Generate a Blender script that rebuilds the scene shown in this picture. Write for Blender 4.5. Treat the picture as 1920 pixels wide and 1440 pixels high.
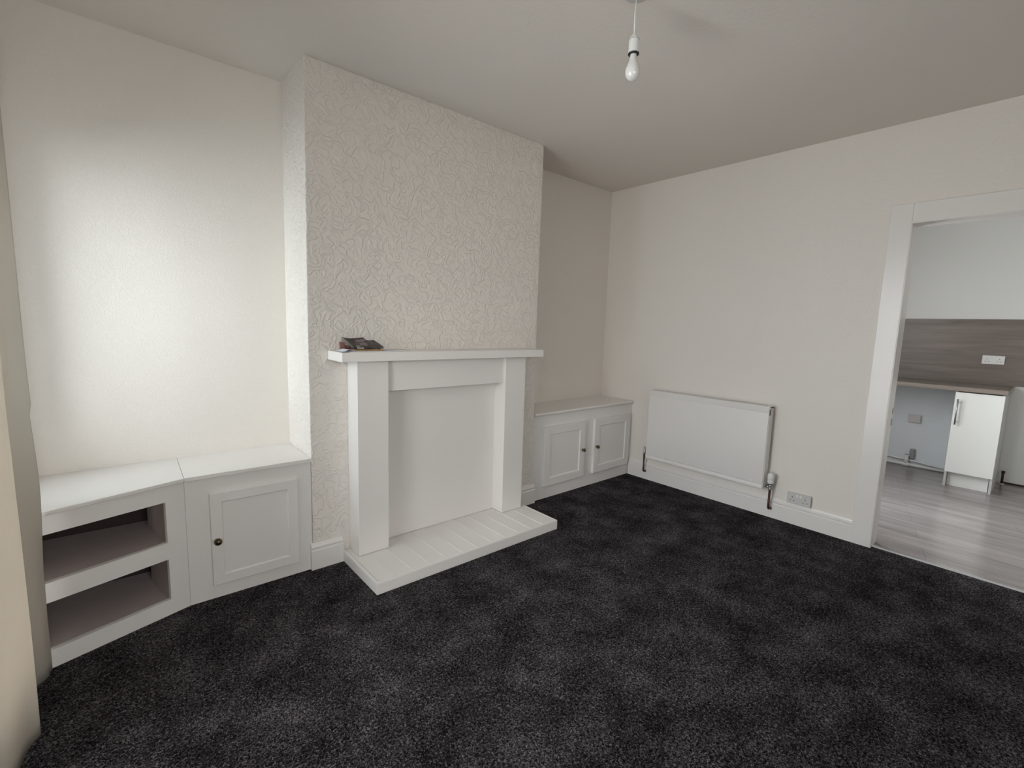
import bpy, bmesh, math, random
from mathutils import Vector, Matrix
random.seed(7)
for o in list(bpy.data.objects):
    bpy.data.objects.remove(o, do_unlink=True)
SC = bpy.context.scene
COL = SC.collection

# ------------------------------------------------------------------ camera
CAM = Vector((-3.6043, -2.8449, 1.3291))
YAW, PITCH, ROLL, FPX = 0.85787, -0.12492, 0.03056, 883.29
fw = Vector((math.cos(YAW) * math.cos(PITCH), math.sin(YAW) * math.cos(PITCH), math.sin(PITCH)))
rt0 = Vector((math.sin(YAW), -math.cos(YAW), 0))
up0 = rt0.cross(fw)
rt = rt0 * math.cos(ROLL) + up0 * math.sin(ROLL)
up = up0 * math.cos(ROLL) - rt0 * math.sin(ROLL)
cd = bpy.data.cameras.new('camera')
cd.sensor_fit = 'HORIZONTAL'
cd.sensor_width = 36
cd.lens = FPX / 1920 * 36
cd.clip_start = 0.02
cam = bpy.data.objects.new('camera', cd)
COL.objects.link(cam)
cam.matrix_world = Matrix(((rt.x, up.x, -fw.x, CAM.x), (rt.y, up.y, -fw.y, CAM.y), (rt.z, up.z, -fw.z, CAM.z), (0, 0, 0, 1)))
SC.camera = cam

# ------------------------------------------------------------------ colour management
SC.view_settings.view_transform = 'Standard'
SC.view_settings.look = 'None'
SC.view_settings.gamma = 1
SC.view_settings.use_curve_mapping = False
SC.view_settings.exposure = 0.14

# ------------------------------------------------------------------ daylight
world = bpy.data.worlds.new('overcast_sky')
SC.world = world
world.use_nodes = True
wn = world.node_tree.nodes
wl = world.node_tree.links
bg = wn['Background']
tc = wn.new('ShaderNodeTexCoord')
sp = wn.new('ShaderNodeSeparateXYZ')
rmp = wn.new('ShaderNodeValToRGB')
rmp.color_ramp.elements[0].position = 0.47
rmp.color_ramp.elements[0].color = (0.10, 0.105, 0.09, 1)
rmp.color_ramp.elements[1].position = 0.56
rmp.color_ramp.elements[1].color = (0.62, 0.71, 0.86, 1)
mr = wn.new('ShaderNodeMapRange')
mr.inputs['From Min'].default_value = -1
wl.new(tc.outputs['Generated'], sp.inputs[0])
wl.new(sp.outputs['Z'], mr.inputs['Value'])
wl.new(mr.outputs[0], rmp.inputs[0])
wl.new(rmp.outputs[0], bg.inputs['Color'])
bg.inputs['Strength'].default_value = 0.6


def area(name, loc, target, sx, sy, power, col):
    d = bpy.data.lights.new(name, 'AREA')
    d.shape = 'RECTANGLE'
    d.size, d.size_y = sx, sy
    d.energy = power
    d.color = col
    o = bpy.data.objects.new(name, d)
    COL.objects.link(o)
    o.location = loc
    o.rotation_euler = (Vector(target) - Vector(loc)).to_track_quat('-Z', 'Z').to_euler()
    return o


# soft overcast daylight standing outside the living room window and the kitchen back door, plus added fill lamps
area('window_daylight', (-4.14, -1.35, 1.25), (-3.0, -1.35, 1.25), 2.4, 1.5, 56, (1.0, 0.97, 0.955))
area('oblique_fill', (-4.80, -3.0, 2.2), (-4.10, -1.75, 1.1), 1.1, 2.0, 48, (0.98, 0.97, 1.0))  # added fill for front-facing surfaces, as if the sky were brighter there
area('ceiling_fill', (-4.75, -1.1, 0.25), (-3.75, -1.0, 1.45), 2.0, 0.9, 38, (1.0, 0.97, 0.94))  # added fill lifting the ceiling, standing in for light bounced off the ground
area('side_light_daylight', (-4.14, -0.62, 1.30), (-3.0, -0.62, 1.30), 0.9, 1.3, 27, (0.80, 0.92, 1.0))
area('high_sky_daylight', (-5.0, -1.15, 2.25), (-4.0, -1.15, 1.35), 2.0, 1.6, 100, (0.93, 0.965, 1.0))
area('front_fill', (-3.15, -4.6, 1.85), (-3.22, -3.6, 1.15), 1.2, 1.3, 66, (1.0, 0.97, 0.95))  # added fill from behind the camera, its window invented with it
area('kitchen_daylight', (0.92, -1.37, 0.95), (1.12, -2.4, 0.80), 0.8, 1.5, 40, (0.97, 0.98, 1.0))


# ------------------------------------------------------------------ materials
def mat(name, col, rough=0.5, metal=0.0, bump=None, spec=0.5, vary=None, coat=0.0):
    """col: base colour; bump: (scale, strength, distance, detail, distortion); vary: (scale, amount)"""
    m = bpy.data.materials.new(name)
    m.use_nodes = True
    nt = m.node_tree
    b = nt.nodes['Principled BSDF']
    b.inputs['Base Color'].default_value = (*col, 1)
    b.inputs['Roughness'].default_value = rough
    b.inputs['Metallic'].default_value = metal
    b.inputs['Specular IOR Level'].default_value = spec
    b.inputs['Coat Weight'].default_value = coat
    b.inputs['Coat Roughness'].default_value = 0.15
    tcn = nt.nodes.new('ShaderNodeTexCoord')
    if vary:
        n = nt.nodes.new('ShaderNodeTexNoise')
        n.inputs['Scale'].default_value = vary[0]
        n.inputs['Detail'].default_value = 4
        nt.links.new(tcn.outputs['Object'], n.inputs['Vector'])
        mx = nt.nodes.new('ShaderNodeMix')
        mx.data_type = 'RGBA'
        mx.inputs[6].default_value = (*[c * (1 - vary[1]) for c in col], 1)
        mx.inputs[7].default_value = (*[min(1, c * (1 + vary[1])) for c in col], 1)
        nt.links.new(n.outputs[0], mx.inputs[0])
        nt.links.new(mx.outputs[2], b.inputs['Base Color'])
    if bump:
        n = nt.nodes.new('ShaderNodeTexNoise')
        n.inputs['Scale'].default_value = bump[0]
        n.inputs['Detail'].default_value = bump[3]
        n.inputs['Distortion'].default_value = bump[4]
        nt.links.new(tcn.outputs['Object'], n.inputs['Vector'])
        bp = nt.nodes.new('ShaderNodeBump')
        bp.inputs['Strength'].default_value = bump[1]
        bp.inputs['Distance'].default_value = bump[2]
        nt.links.new(n.outputs[0], bp.inputs['Height'])
        nt.links.new(bp.outputs[0], b.inputs['Normal'])
    return m


def wallpaper(name, col, scale, dist, rough=0.5, ridge=0.10):
    """painted embossed wallpaper: curling raised ridges"""
    m = bpy.data.materials.new(name)
    m.use_nodes = True
    nt = m.node_tree
    b = nt.nodes['Principled BSDF']
    b.inputs['Base Color'].default_value = (*col, 1)
    b.inputs['Roughness'].default_value = rough
    b.inputs['Specular IOR Level'].default_value = 0.4
    tcn = nt.nodes.new('ShaderNodeTexCoord')
    n = nt.nodes.new('ShaderNodeTexNoise')
    n.inputs['Scale'].default_value = scale
    n.inputs['Detail'].default_value = 1.0
    n.inputs['Distortion'].default_value = 1.6
    nt.links.new(tcn.outputs['Object'], n.inputs['Vector'])
    s = nt.nodes.new('ShaderNodeMath')
    s.operation = 'SUBTRACT'
    s.inputs[1].default_value = 0.5
    a = nt.nodes.new('ShaderNodeMath')
    a.operation = 'ABSOLUTE'
    r = nt.nodes.new('ShaderNodeMapRange')
    r.interpolation_type = 'SMOOTHSTEP'
    r.inputs['From Min'].default_value = 0.0
    r.inputs['From Max'].default_value = ridge
    r.inputs['To Min'].default_value = 1.0
    r.inputs['To Max'].default_value = 0.0
    nt.links.new(n.outputs[0], s.inputs[0])
    nt.links.new(s.outputs[0], a.inputs[0])
    nt.links.new(a.outputs[0], r.inputs['Value'])
    n2 = nt.nodes.new('ShaderNodeTexNoise')
    n2.inputs['Scale'].default_value = scale * 2.3
    n2.inputs['Detail'].default_value = 3
    nt.links.new(tcn.outputs['Object'], n2.inputs['Vector'])
    ad = nt.nodes.new('ShaderNodeMath')
    ad.operation = 'MULTIPLY_ADD'
    ad.inputs[1].default_value = 0.3
    nt.links.new(n2.outputs[0], ad.inputs[0])
    nt.links.new(r.outputs[0], ad.inputs[2])
    bp = nt.nodes.new('ShaderNodeBump')
    bp.inputs['Strength'].default_value = 1.0
    bp.inputs['Distance'].default_value = dist
    nt.links.new(ad.outputs[0], bp.inputs['Height'])
    nt.links.new(bp.outputs[0], b.inputs['Normal'])
    return m


def carpet_mat():
    m = bpy.data.materials.new('charcoal_carpet')
    m.use_nodes = True
    nt = m.node_tree
    b = nt.nodes['Principled BSDF']
    b.inputs['Roughness'].default_value = 0.95
    b.inputs['Specular IOR Level'].default_value = 0.02
    b.inputs['Sheen Weight'].default_value = 0.0
    b.inputs['Sheen Roughness'].default_value = 0.6
    tcn = nt.nodes.new('ShaderNodeTexCoord')
    n = nt.nodes.new('ShaderNodeTexNoise')      # the twisted tufts
    n.inputs['Scale'].default_value = 150
    n.inputs['Detail'].default_value = 3
    n.inputs['Roughness'].default_value = 0.65
    n.inputs['Distortion'].default_value = 1.2
    nt.links.new(tcn.outputs['Object'], n.inputs['Vector'])
    big = nt.nodes.new('ShaderNodeTexNoise')    # trodden patches
    big.inputs['Scale'].default_value = 5
    big.inputs['Detail'].default_value = 5
    big.inputs['Roughness'].default_value = 0.6
    nt.links.new(tcn.outputs['Object'], big.inputs['Vector'])
    ad = nt.nodes.new('ShaderNodeMath')
    ad.operation = 'MULTIPLY_ADD'
    ad.inputs[1].default_value = 0.28
    nt.links.new(big.outputs[0], ad.inputs[0])
    nt.links.new(n.outputs[0], ad.inputs[2])
    rp = nt.nodes.new('ShaderNodeValToRGB')
    e = rp.color_ramp.elements
    e[0].position = 0.54
    e[0].color = (0.0045, 0.0038, 0.0041, 1)
    e[1].position = 0.84
    e[1].color = (0.25, 0.235, 0.248, 1)
    k = e.new(0.66)
    k.color = (0.036, 0.0315, 0.0345, 1)
    nt.links.new(ad.outputs[0], rp.inputs[0])
    nt.links.new(rp.outputs[0], b.inputs['Base Color'])
    bp = nt.nodes.new('ShaderNodeBump')
    bp.inputs['Strength'].default_value = 0.9
    bp.inputs['Distance'].default_value = 0.006
    nt.links.new(n.outputs[0], bp.inputs['Height'])
    nt.links.new(bp.outputs[0], b.inputs['Normal'])
    return m


def wood_mat(name, c1, c2, axis, rough, plank=None, stretch=9.0, scale=2.2):
    """grain running along axis (0 = X, 1 = Y); plank = (length, width) adds board joints"""
    m = bpy.data.materials.new(name)
    m.use_nodes = True
    nt = m.node_tree
    b = nt.nodes['Principled BSDF']
    b.inputs['Roughness'].default_value = rough
    tcn = nt.nodes.new('ShaderNodeTexCoord')
    mp = nt.nodes.new('ShaderNodeMapping')
    sc = [stretch, stretch, stretch]
    sc[axis] = 1.0
    mp.inputs['Scale'].default_value = sc
    if plank:
        mp.inputs['Rotation'].default_value = (0, 0, -0.25)
    nt.links.new(tcn.outputs['Object'], mp.inputs['Vector'])
    n = nt.nodes.new('ShaderNodeTexNoise')
    n.inputs['Scale'].default_value = scale
    n.inputs['Detail'].default_value = 6
    n.inputs['Roughness'].default_value = 0.6
    n.inputs['Distortion'].default_value = 0.4
    nt.links.new(mp.outputs[0], n.inputs['Vector'])
    rp = nt.nodes.new('ShaderNodeValToRGB')
    rp.color_ramp.elements[0].position = 0.3
    rp.color_ramp.elements[0].color = (*c1, 1)
    rp.color_ramp.elements[1].position = 0.72
    rp.color_ramp.elements[1].color = (*c2, 1)
    nt.links.new(n.outputs[0], rp.inputs[0])
    out = rp.outputs[0]
    if plank:
        br = nt.nodes.new('ShaderNodeTexBrick')
        br.inputs['Scale'].default_value = 1
        br.inputs['Brick Width'].default_value = plank[0]
        br.inputs['Row Height'].default_value = plank[1]
        br.inputs['Mortar Size'].default_value = 0.0018
        br.inputs['Color1'].default_value = (0.93, 0.93, 0.93, 1)
        br.inputs['Color2'].default_value = (1.06, 1.05, 1.05, 1)
        br.inputs['Mortar'].default_value = (0.72, 0.71, 0.70, 1)
        mp2 = nt.nodes.new('ShaderNodeMapping')
        if axis == 1:
            mp2.inputs['Rotation'].default_value = (0, 0, math.pi / 2 - 0.25)
        nt.links.new(tcn.outputs['Object'], mp2.inputs['Vector'])
        nt.links.new(mp2.outputs[0], br.inputs['Vector'])
        mx = nt.nodes.new('ShaderNodeMix')
        mx.data_type = 'RGBA'
        mx.blend_type = 'MULTIPLY'
        mx.inputs[0].default_value = 1
        nt.links.new(out, mx.inputs[6])
        nt.links.new(br.outputs['Color'], mx.inputs[7])
        out = mx.outputs[2]
    nt.links.new(out, b.inputs['Base Color'])
    return m


def glass_mat():
    m = bpy.data.materials.new('window_glass')
    m.use_nodes = True
    nt = m.node_tree
    nt.nodes.remove(nt.nodes['Principled BSDF'])
    tr = nt.nodes.new('ShaderNodeBsdfTransparent')
    tr.inputs[0].default_value = (0.95, 0.97, 0.97, 1)
    gl = nt.nodes.new('ShaderNodeBsdfGlossy')
    gl.inputs['Roughness'].default_value = 0.02
    fr = nt.nodes.new('ShaderNodeFresnel')
    mx = nt.nodes.new('ShaderNodeMixShader')
    nt.links.new(fr.outputs[0], mx.inputs[0])
    nt.links.new(tr.outputs[0], mx.inputs[1])
    nt.links.new(gl.outputs[0], mx.inputs[2])
    nt.links.new(mx.outputs[0], nt.nodes['Material Output'].inputs[0])
    return m


def curtain_mat(name, col):
    m = mat(name, col, 0.9, bump=(420, 0.35, 0.0008, 2, 0), spec=0.1, vary=(6, 0.05))
    nt = m.node_tree
    b = nt.nodes['Principled BSDF']
    tl = nt.nodes.new('ShaderNodeBsdfTranslucent')
    tl.inputs[0].default_value = (*col, 1)
    mx = nt.nodes.new('ShaderNodeMixShader')
    mx.inputs[0].default_value = 0.4
    nt.links.new(b.outputs[0], mx.inputs[1])
    nt.links.new(tl.outputs[0], mx.inputs[2])
    nt.links.new(mx.outputs[0], nt.nodes['Material Output'].inputs[0])
    return m


M_WALL = wallpaper('painted_woodchip_paper', (0.80, 0.748, 0.69), 55, 0.00035, 0.45)
M_CHIM = wallpaper('painted_swirl_embossed_paper', (0.80, 0.748, 0.69), 16, 0.0024, 0.45, 0.13)
M_CEIL = mat('ceiling_paint', (0.77, 0.715, 0.66), 0.85, bump=(60, 0.5, 0.0015, 3, 0.5), spec=0.2)
M_CARPET = carpet_mat()
M_GLOSS = mat('white_gloss_paint', (0.80, 0.765, 0.735), 0.28, bump=(35, 0.12, 0.001, 2, 0), spec=0.5)
M_SATIN = mat('white_satin_paint', (0.79, 0.757, 0.73), 0.42, bump=(70, 0.15, 0.0006, 2, 0))
M_BOARD = mat('painted_board', (0.79, 0.757, 0.725), 0.45, bump=(90, 0.3, 0.0005, 3, 0))
M_RAD = mat('radiator_enamel', (0.77, 0.74, 0.715), 0.36)
M_RAW = mat('bare_pinkish_board', (0.42, 0.355, 0.34), 0.8, bump=(120, 0.3, 0.0006, 3, 0), vary=(8, 0.12))
M_DARKVOID = mat('near_black_brown', (0.045, 0.03, 0.026), 0.9)  # shade of the shelf recess put into the colour; also the kitchen floor-edge strip
M_BRASS = mat('antique_brass', (0.13, 0.10, 0.055), 0.32, 1.0, vary=(60, 0.3))
M_COPPER = mat('tarnished_copper', (0.10, 0.048, 0.038), 0.45, 0.9, vary=(40, 0.35))
M_CHROME = mat('brushed_steel', (0.42, 0.42, 0.42), 0.3, 1.0)
M_NICKEL = mat('dull_nickel', (0.45, 0.43, 0.41), 0.4, 0.9)
M_PLASTIC = mat('white_plastic', (0.78, 0.78, 0.76), 0.3)
M_OLDPLASTIC = mat('aged_white_plastic', (0.60, 0.575, 0.56), 0.38)
M_GREYPLASTIC = mat('grey_plastic', (0.30, 0.30, 0.30), 0.45)
M_BLACK = mat('black_plastic', (0.012, 0.011, 0.011), 0.5)
M_KWALL = mat('kitchen_emulsion', (0.80, 0.80, 0.775), 0.7, bump=(40, 0.3, 0.0006, 3, 0))
M_KBARE = mat('kitchen_plaster_bluish_white', (0.76, 0.80, 0.82), 0.75, bump=(12, 0.3, 0.002, 4, 0), vary=(5, 0.05))
M_KDOOR = mat('kitchen_door_laminate', (0.80, 0.805, 0.77), 0.25)
M_KGABLE = mat('kitchen_gable_laminate', (0.55, 0.54, 0.52), 0.45)
M_SPLASH = wood_mat('grey_brown_wood_laminate', (0.135, 0.108, 0.092), (0.235, 0.195, 0.168), 1, 0.42, stretch=14, scale=1.6)
M_WORKTOP = wood_mat('grey_brown_worktop_laminate', (0.17, 0.14, 0.118), (0.27, 0.225, 0.192), 1, 0.33, stretch=14, scale=1.6)
M_VINYL = wood_mat('grey_wood_plank_floor', (0.22, 0.198, 0.19), (0.38, 0.35, 0.34), 1, 0.2, plank=(1.2, 0.18), stretch=9, scale=1.3)
M_GLASS = glass_mat()
M_FROST = mat('pearl_glass_bulb', (0.80, 0.78, 0.76), 0.12, coat=0.6)
M_CURT = curtain_mat('cream_cotton', (0.62, 0.575, 0.515))
M_PAPER = mat('white_paper', (0.74, 0.74, 0.80), 0.6)
M_PAGES = mat('ochre_page_edges', (0.34, 0.21, 0.09), 0.7, vary=(120, 0.4))
M_ALU = mat('aluminium_strip', (0.75, 0.75, 0.76), 0.25, 0.85)
M_BRICK = mat('garden_paving', (0.16, 0.15, 0.13), 0.9, vary=(1.5, 0.3))


def cover_mat():
    """dark glossy photograph cover: brown blocks with lighter slanting shapes"""
    m = bpy.data.materials.new('printed_cover')
    m.use_nodes = True
    nt = m.node_tree
    b = nt.nodes['Principled BSDF']
    b.inputs['Roughness'].default_value = 0.45
    b.inputs['Specular IOR Level'].default_value = 0.3
    tcn = nt.nodes.new('ShaderNodeTexCoord')
    v = nt.nodes.new('ShaderNodeTexVoronoi')
    v.inputs['Scale'].default_value = 26
    v.distance = 'MANHATTAN'
    nt.links.new(tcn.outputs['Object'], v.inputs['Vector'])
    sx = nt.nodes.new('ShaderNodeSeparateColor')
    nt.links.new(v.outputs['Color'], sx.inputs[0])
    rp = nt.nodes.new('ShaderNodeValToRGB')
    rp.color_ramp.interpolation = 'CONSTANT'
    e = rp.color_ramp.elements
    e[0].color = (0.022, 0.014, 0.014, 1)
    e[1].position = 0.86
    e[1].color = (0.20, 0.16, 0.17, 1)
    for p, c in ((0.35, (0.045, 0.028, 0.026)), (0.62, (0.085, 0.058, 0.055)), (0.78, (0.03, 0.02, 0.022))):
        k = e.new(p)
        k.color = (*c, 1)
    nt.links.new(sx.outputs[0], rp.inputs[0])
    nt.links.new(rp.outputs[0], b.inputs['Base Color'])
    return m


M_COVER = cover_mat()
M_REDCOV = mat('dark_red_print', (0.10, 0.02, 0.015), 0.3, vary=(50, 0.8))


# ------------------------------------------------------------------ mesh helpers
class MB:
    def __init__(s):
        s.bm = bmesh.new()

    def box(s, a, b):
        x0, x1 = sorted((a[0], b[0]))
        y0, y1 = sorted((a[1], b[1]))
        z0, z1 = sorted((a[2], b[2]))
        v = [s.bm.verts.new(p) for p in ((x0, y0, z0), (x1, y0, z0), (x1, y1, z0), (x0, y1, z0), (x0, y0, z1), (x1, y0, z1), (x1, y1, z1), (x0, y1, z1))]
        for f in ((3, 2, 1, 0), (4, 5, 6, 7), (0, 1, 5, 4), (1, 2, 6, 5), (2, 3, 7, 6), (3, 0, 4, 7)):
            s.bm.faces.new([v[i] for i in f])
        return s

    def obox(s, o, u, v, w, su, sv, sw):
        """box from corner o along three vectors with sizes"""
        o, u, v, w = Vector(o), Vector(u).normalized() * su, Vector(v).normalized() * sv, Vector(w).normalized() * sw
        c = [o + u * i + v * j + w * k for k in (0, 1) for j in (0, 1) for i in (0, 1)]
        vs = [s.bm.verts.new(p) for p in c]
        for f in ((0, 2, 3, 1), (4, 5, 7, 6), (0, 1, 5, 4), (1, 3, 7, 5), (3, 2, 6, 7), (2, 0, 4, 6)):
            s.bm.faces.new([vs[i] for i in f])
        return s

    def prism(s, pts, z0, z1):
        lo = [s.bm.verts.new((p[0], p[1], z0)) for p in pts]
        hi = [s.bm.verts.new((p[0], p[1], z1)) for p in pts]
        n = len(pts)
        s.bm.faces.new(lo[::-1])
        s.bm.faces.new(hi)
        for i in range(n):
            s.bm.faces.new((lo[i], lo[(i + 1) % n], hi[(i + 1) % n], hi[i]))
        return s

    def sweep(s, prof, p0, p1, out):
        """profile (distance out, height) drawn from p0 to p1; out = horizontal direction away from the wall"""
        p0, p1, out = Vector(p0), Vector(p1), Vector(out).normalized()
        a = [s.bm.verts.new(p0 + out * d + Vector((0, 0, z))) for d, z in prof]
        b = [s.bm.verts.new(p1 + out * d + Vector((0, 0, z))) for d, z in prof]
        n = len(prof)
        s.bm.faces.new(a)
        s.bm.faces.new(b[::-1])
        for i in range(n):
            s.bm.faces.new((a[i], b[i], b[(i + 1) % n], a[(i + 1) % n]))
        return s

    def lathe(s, prof, c, axis=(0, 0, 1), seg=32):
        """profile (radius, distance along axis)"""
        c, ax = Vector(c), Vector(axis).normalized()
        t = Vector((1, 0, 0)) if abs(ax.x) < 0.9 else Vector((0, 1, 0))
        e1 = ax.cross(t).normalized()
        e2 = ax.cross(e1)
        rings = []
        for r, h in prof:
            if r < 1e-6:
                rings.append([s.bm.verts.new(c + ax * h)])
            else:
                rings.append([s.bm.verts.new(c + ax * h + (e1 * math.cos(2 * math.pi * i / seg) + e2 * math.sin(2 * math.pi * i / seg)) * r) for i in range(seg)])
        for a, b in zip(rings, rings[1:]):
            for i in range(seg):
                j = (i + 1) % seg
                if len(a) == 1 and len(b) == 1:
                    continue
                if len(a) == 1:
                    s.bm.faces.new((a[0], b[i], b[j]))
                elif len(b) == 1:
                    s.bm.faces.new((a[i], b[0], a[j]))
                else:
                    s.bm.faces.new((a[i], b[i], b[j], a[j]))
        for r in (rings[0], rings[-1]):
            if len(r) > 2:
                s.bm.faces.new(r)
        return s

    def tube(s, pts, r, seg=16):
        pts = [Vector(p) for p in pts]
        rings = []
        prev = None
        for i, p in enumerate(pts):
            t = (pts[min(i + 1, len(pts) - 1)] - pts[max(i - 1, 0)]).normalized()
            if prev is None:
                a = t.cross(Vector((0.3, 0.5, 1)) if abs(t.z) < 0.8 else Vector((1, 0.2, 0))).normalized()
            else:
                a = (prev - t * prev.dot(t)).normalized()
            prev = a
            b = t.cross(a)
            rings.append([s.bm.verts.new(p + (a * math.cos(2 * math.pi * k / seg) + b * math.sin(2 * math.pi * k / seg)) * r) for k in range(seg)])
        for A, B in zip(rings, rings[1:]):
            for k in range(seg):
                s.bm.faces.new((A[k], A[(k + 1) % seg], B[(k + 1) % seg], B[k]))
        s.bm.faces.new(rings[0][::-1])
        s.bm.faces.new(rings[-1])
        return s

    def frame(s, u0, u1, z0, z1, bw, depth, pt, recess):
        """flat shaker frame with a bevelled inner lip and recessed panel; pt(u, z, d) -> point, d = distance out"""
        def ring(du, d):
            return [s.bm.verts.new(pt(u, z, d)) for u, z in ((u0 + du, z0 + du), (u1 - du, z0 + du), (u1 - du, z1 - du), (u0 + du, z1 - du))]
        rs = [ring(0, 0), ring(0, depth - 0.002), ring(0.002, depth), ring(bw, depth), ring(bw + 0.004, depth - recess * 0.6), ring(bw + 0.004, depth - recess)]
        for a, b in zip(rs, rs[1:]):
            for i in range(4):
                s.bm.faces.new((a[i], a[(i + 1) % 4], b[(i + 1) % 4], b[i]))
        s.bm.faces.new(rs[-1])
        s.bm.faces.new(rs[0][::-1])
        return s

    def build(s, name, m, parent=None, bevel=0.0, smooth=False, seg=2):
        bmesh.ops.recalc_face_normals(s.bm, faces=s.bm.faces)
        me = bpy.data.meshes.new(name)
        s.bm.to_mesh(me)
        s.bm.free()
        me.materials.append(m)
        o = bpy.data.objects.new(name, me)
        COL.objects.link(o)
        if smooth:
            for p in me.polygons:
                p.use_smooth = True
        if bevel:
            md = o.modifiers.new('bevel', 'BEVEL')
            md.width = bevel
            md.segments = seg
            md.limit_method = 'ANGLE'
            md.angle_limit = math.radians(35)
            md.harden_normals = False
        if parent:
            o.parent = parent
            o.matrix_parent_inverse = Matrix.Translation(-parent.location)
        return o


def sharp(o, deg=40):
    """smooth shading that keeps edges steeper than deg"""
    me = o.data
    for p in me.polygons:
        p.use_smooth = True
    me.set_sharp_from_angle(angle=math.radians(deg))
    return o


def thing(name, label, cat, loc=(0, 0, 0), group=None):
    o = bpy.data.objects.new(name, None)
    o.empty_display_size = 0.1
    COL.objects.link(o)
    o.location = loc
    return tag(o, label, cat, group)


def tag(o, label, cat, group=None):
    o['label'] = label
    o['category'] = cat
    if group:
        o['group'] = group
    return o


def struct(o):
    o['kind'] = 'structure'
    return o


# ------------------------------------------------------------------ dimensions (metres)
H = 2.563
D = 0.366                    # chimney breast depth
XL, XR = -2.831, -1.236      # chimney breast sides
XW = -3.93                   # window wall
YF = -4.15                   # wall behind the camera
SK = 0.0213
KX = 2.669                   # kitchen far wall
KYL, KYR = -1.45, -4.15      # kitchen side walls
WT = 0.115                   # dividing wall thickness
DY0, DY1, DH = -2.199, -2.985, 1.986   # doorway

# ------------------------------------------------------------------ room shell
struct(MB().box((XW - 0.05, YF - 0.2, -0.12), (0.03, 0.15, 0.0)).build('floor', M_CARPET))
struct(MB().box((0.03, KYR - 0.1, -0.12), (KX + 0.15, KYL + 0.1, 0.002)).build('floor_kitchen', M_VINYL))
struct(MB().box((XW - 0.2, YF - 0.2, H), (WT - 0.01, 0.15, H + 0.15)).build('ceiling', M_CEIL))
struct(MB().box((WT, KYR - 0.1, 2.58), (KX + 0.15, KYL + 0.1, 2.7)).build('ceiling_kitchen', M_KWALL))


# back wall with the two alcoves
w = MB().box((XW - 0.15, 0, 0), (0.0, 0.15, H))
struct(w.build('wall_back', M_WALL))
# chimney breast, its arrises slightly out of plumb as in an old house
cb = MB()
lo = [cb.bm.verts.new(p) for p in ((XL + 0.003, -D, 0), (XR + 0.004, -D, 0), (XR + 0.004, 0.01, 0), (XL + 0.003, 0.01, 0))]
mi = [cb.bm.verts.new(p) for p in ((XL, -D, 1.3), (XR - 0.006, -D, 1.3), (XR - 0.006, 0.01, 1.3), (XL, 0.01, 1.3))]
hi = [cb.bm.verts.new(p) for p in ((XL + 0.010, -D, H + 0.001), (XR, -D, H + 0.001), (XR, 0.01, H + 0.001), (XL + 0.010, 0.01, H + 0.001))]
for a, b in ((lo, mi), (mi, hi)):
    for i in range(4):
        cb.bm.faces.new((a[i], a[(i + 1) % 4], b[(i + 1) % 4], b[i]))
cb.bm.faces.new(lo[::-1])
cb.bm.faces.new(hi)
struct(cb.build('wall_chimney_breast', M_CHIM, bevel=0.004, seg=3))
# radiator wall with the doorway (living room side papered)
w = MB()
w.box((0, DY0 + 0.0, 0), (WT, 0.15, H))
w.box((0, DY1, DH), (WT, DY0, H))
w.box((0, YF - 0.15, 0), (WT, DY1, H))
struct(w.build('wall_right', M_WALL))
FW0, FW1 = -3.78, -2.55
struct(MB().box((XW - 0.15, YF - 0.15, 0), (FW0, YF, H)).box((FW1, YF - 0.15, 0), (0, YF, H)).box((FW0, YF - 0.15, 0), (FW1, YF, 0.8)).box((FW0, YF - 0.15, 2.1), (FW1, YF, H)).build('wall_front', M_WALL))
t = struct(thing('added_fill_window', 'x', 'x', ((FW0 + FW1) / 2, YF - 0.1, 0.8)))  # unseen window added to let the front fill lamp in
del t['label'], t['category']
w = MB().box((FW0, YF - 0.12, 0.8), (FW0 + 0.05, YF - 0.06, 2.1)).box((FW1 - 0.05, YF - 0.12, 0.8), (FW1, YF - 0.06, 2.1)).box((FW0 + 0.05, YF - 0.12, 0.8), (FW1 - 0.05, YF - 0.06, 0.85)).box((FW0 + 0.05, YF - 0.12, 2.05), (FW1 - 0.05, YF - 0.06, 2.1)).box(((FW0 + FW1) / 2 - 0.025, YF - 0.12, 0.85), ((FW0 + FW1) / 2 + 0.025, YF - 0.06, 2.05))
w.build('fill_window_frame', M_PLASTIC, t)
MB().box((FW0 + 0.04, YF - 0.093, 0.84), (FW1 - 0.04, YF - 0.087, 2.06)).build('pane', M_GLASS, t)
# window wall
WY0, WY1, WZ0, WZ1 = -0.12, -3.30, 0.635, 2.05      # side light from the alcove, then glazed doors down to a low sill
WYD, WZD = -0.60, 0.10
w = MB()
w.box((XW - 0.16, WY0, 0), (XW, 0.0, H))
w.box((XW - 0.16, YF, 0), (XW, WY1, H))
w.box((XW - 0.16, WYD, 0), (XW, WY0, WZ0))
w.box((XW - 0.16, WY1, 0), (XW, WYD, WZD))
w.box((XW - 0.16, WY1, WZ1), (XW, WY0, H))
struct(w.build('wall_left', M_WALL))
xa, xb = XW - 0.15, XW - 0.09


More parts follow.
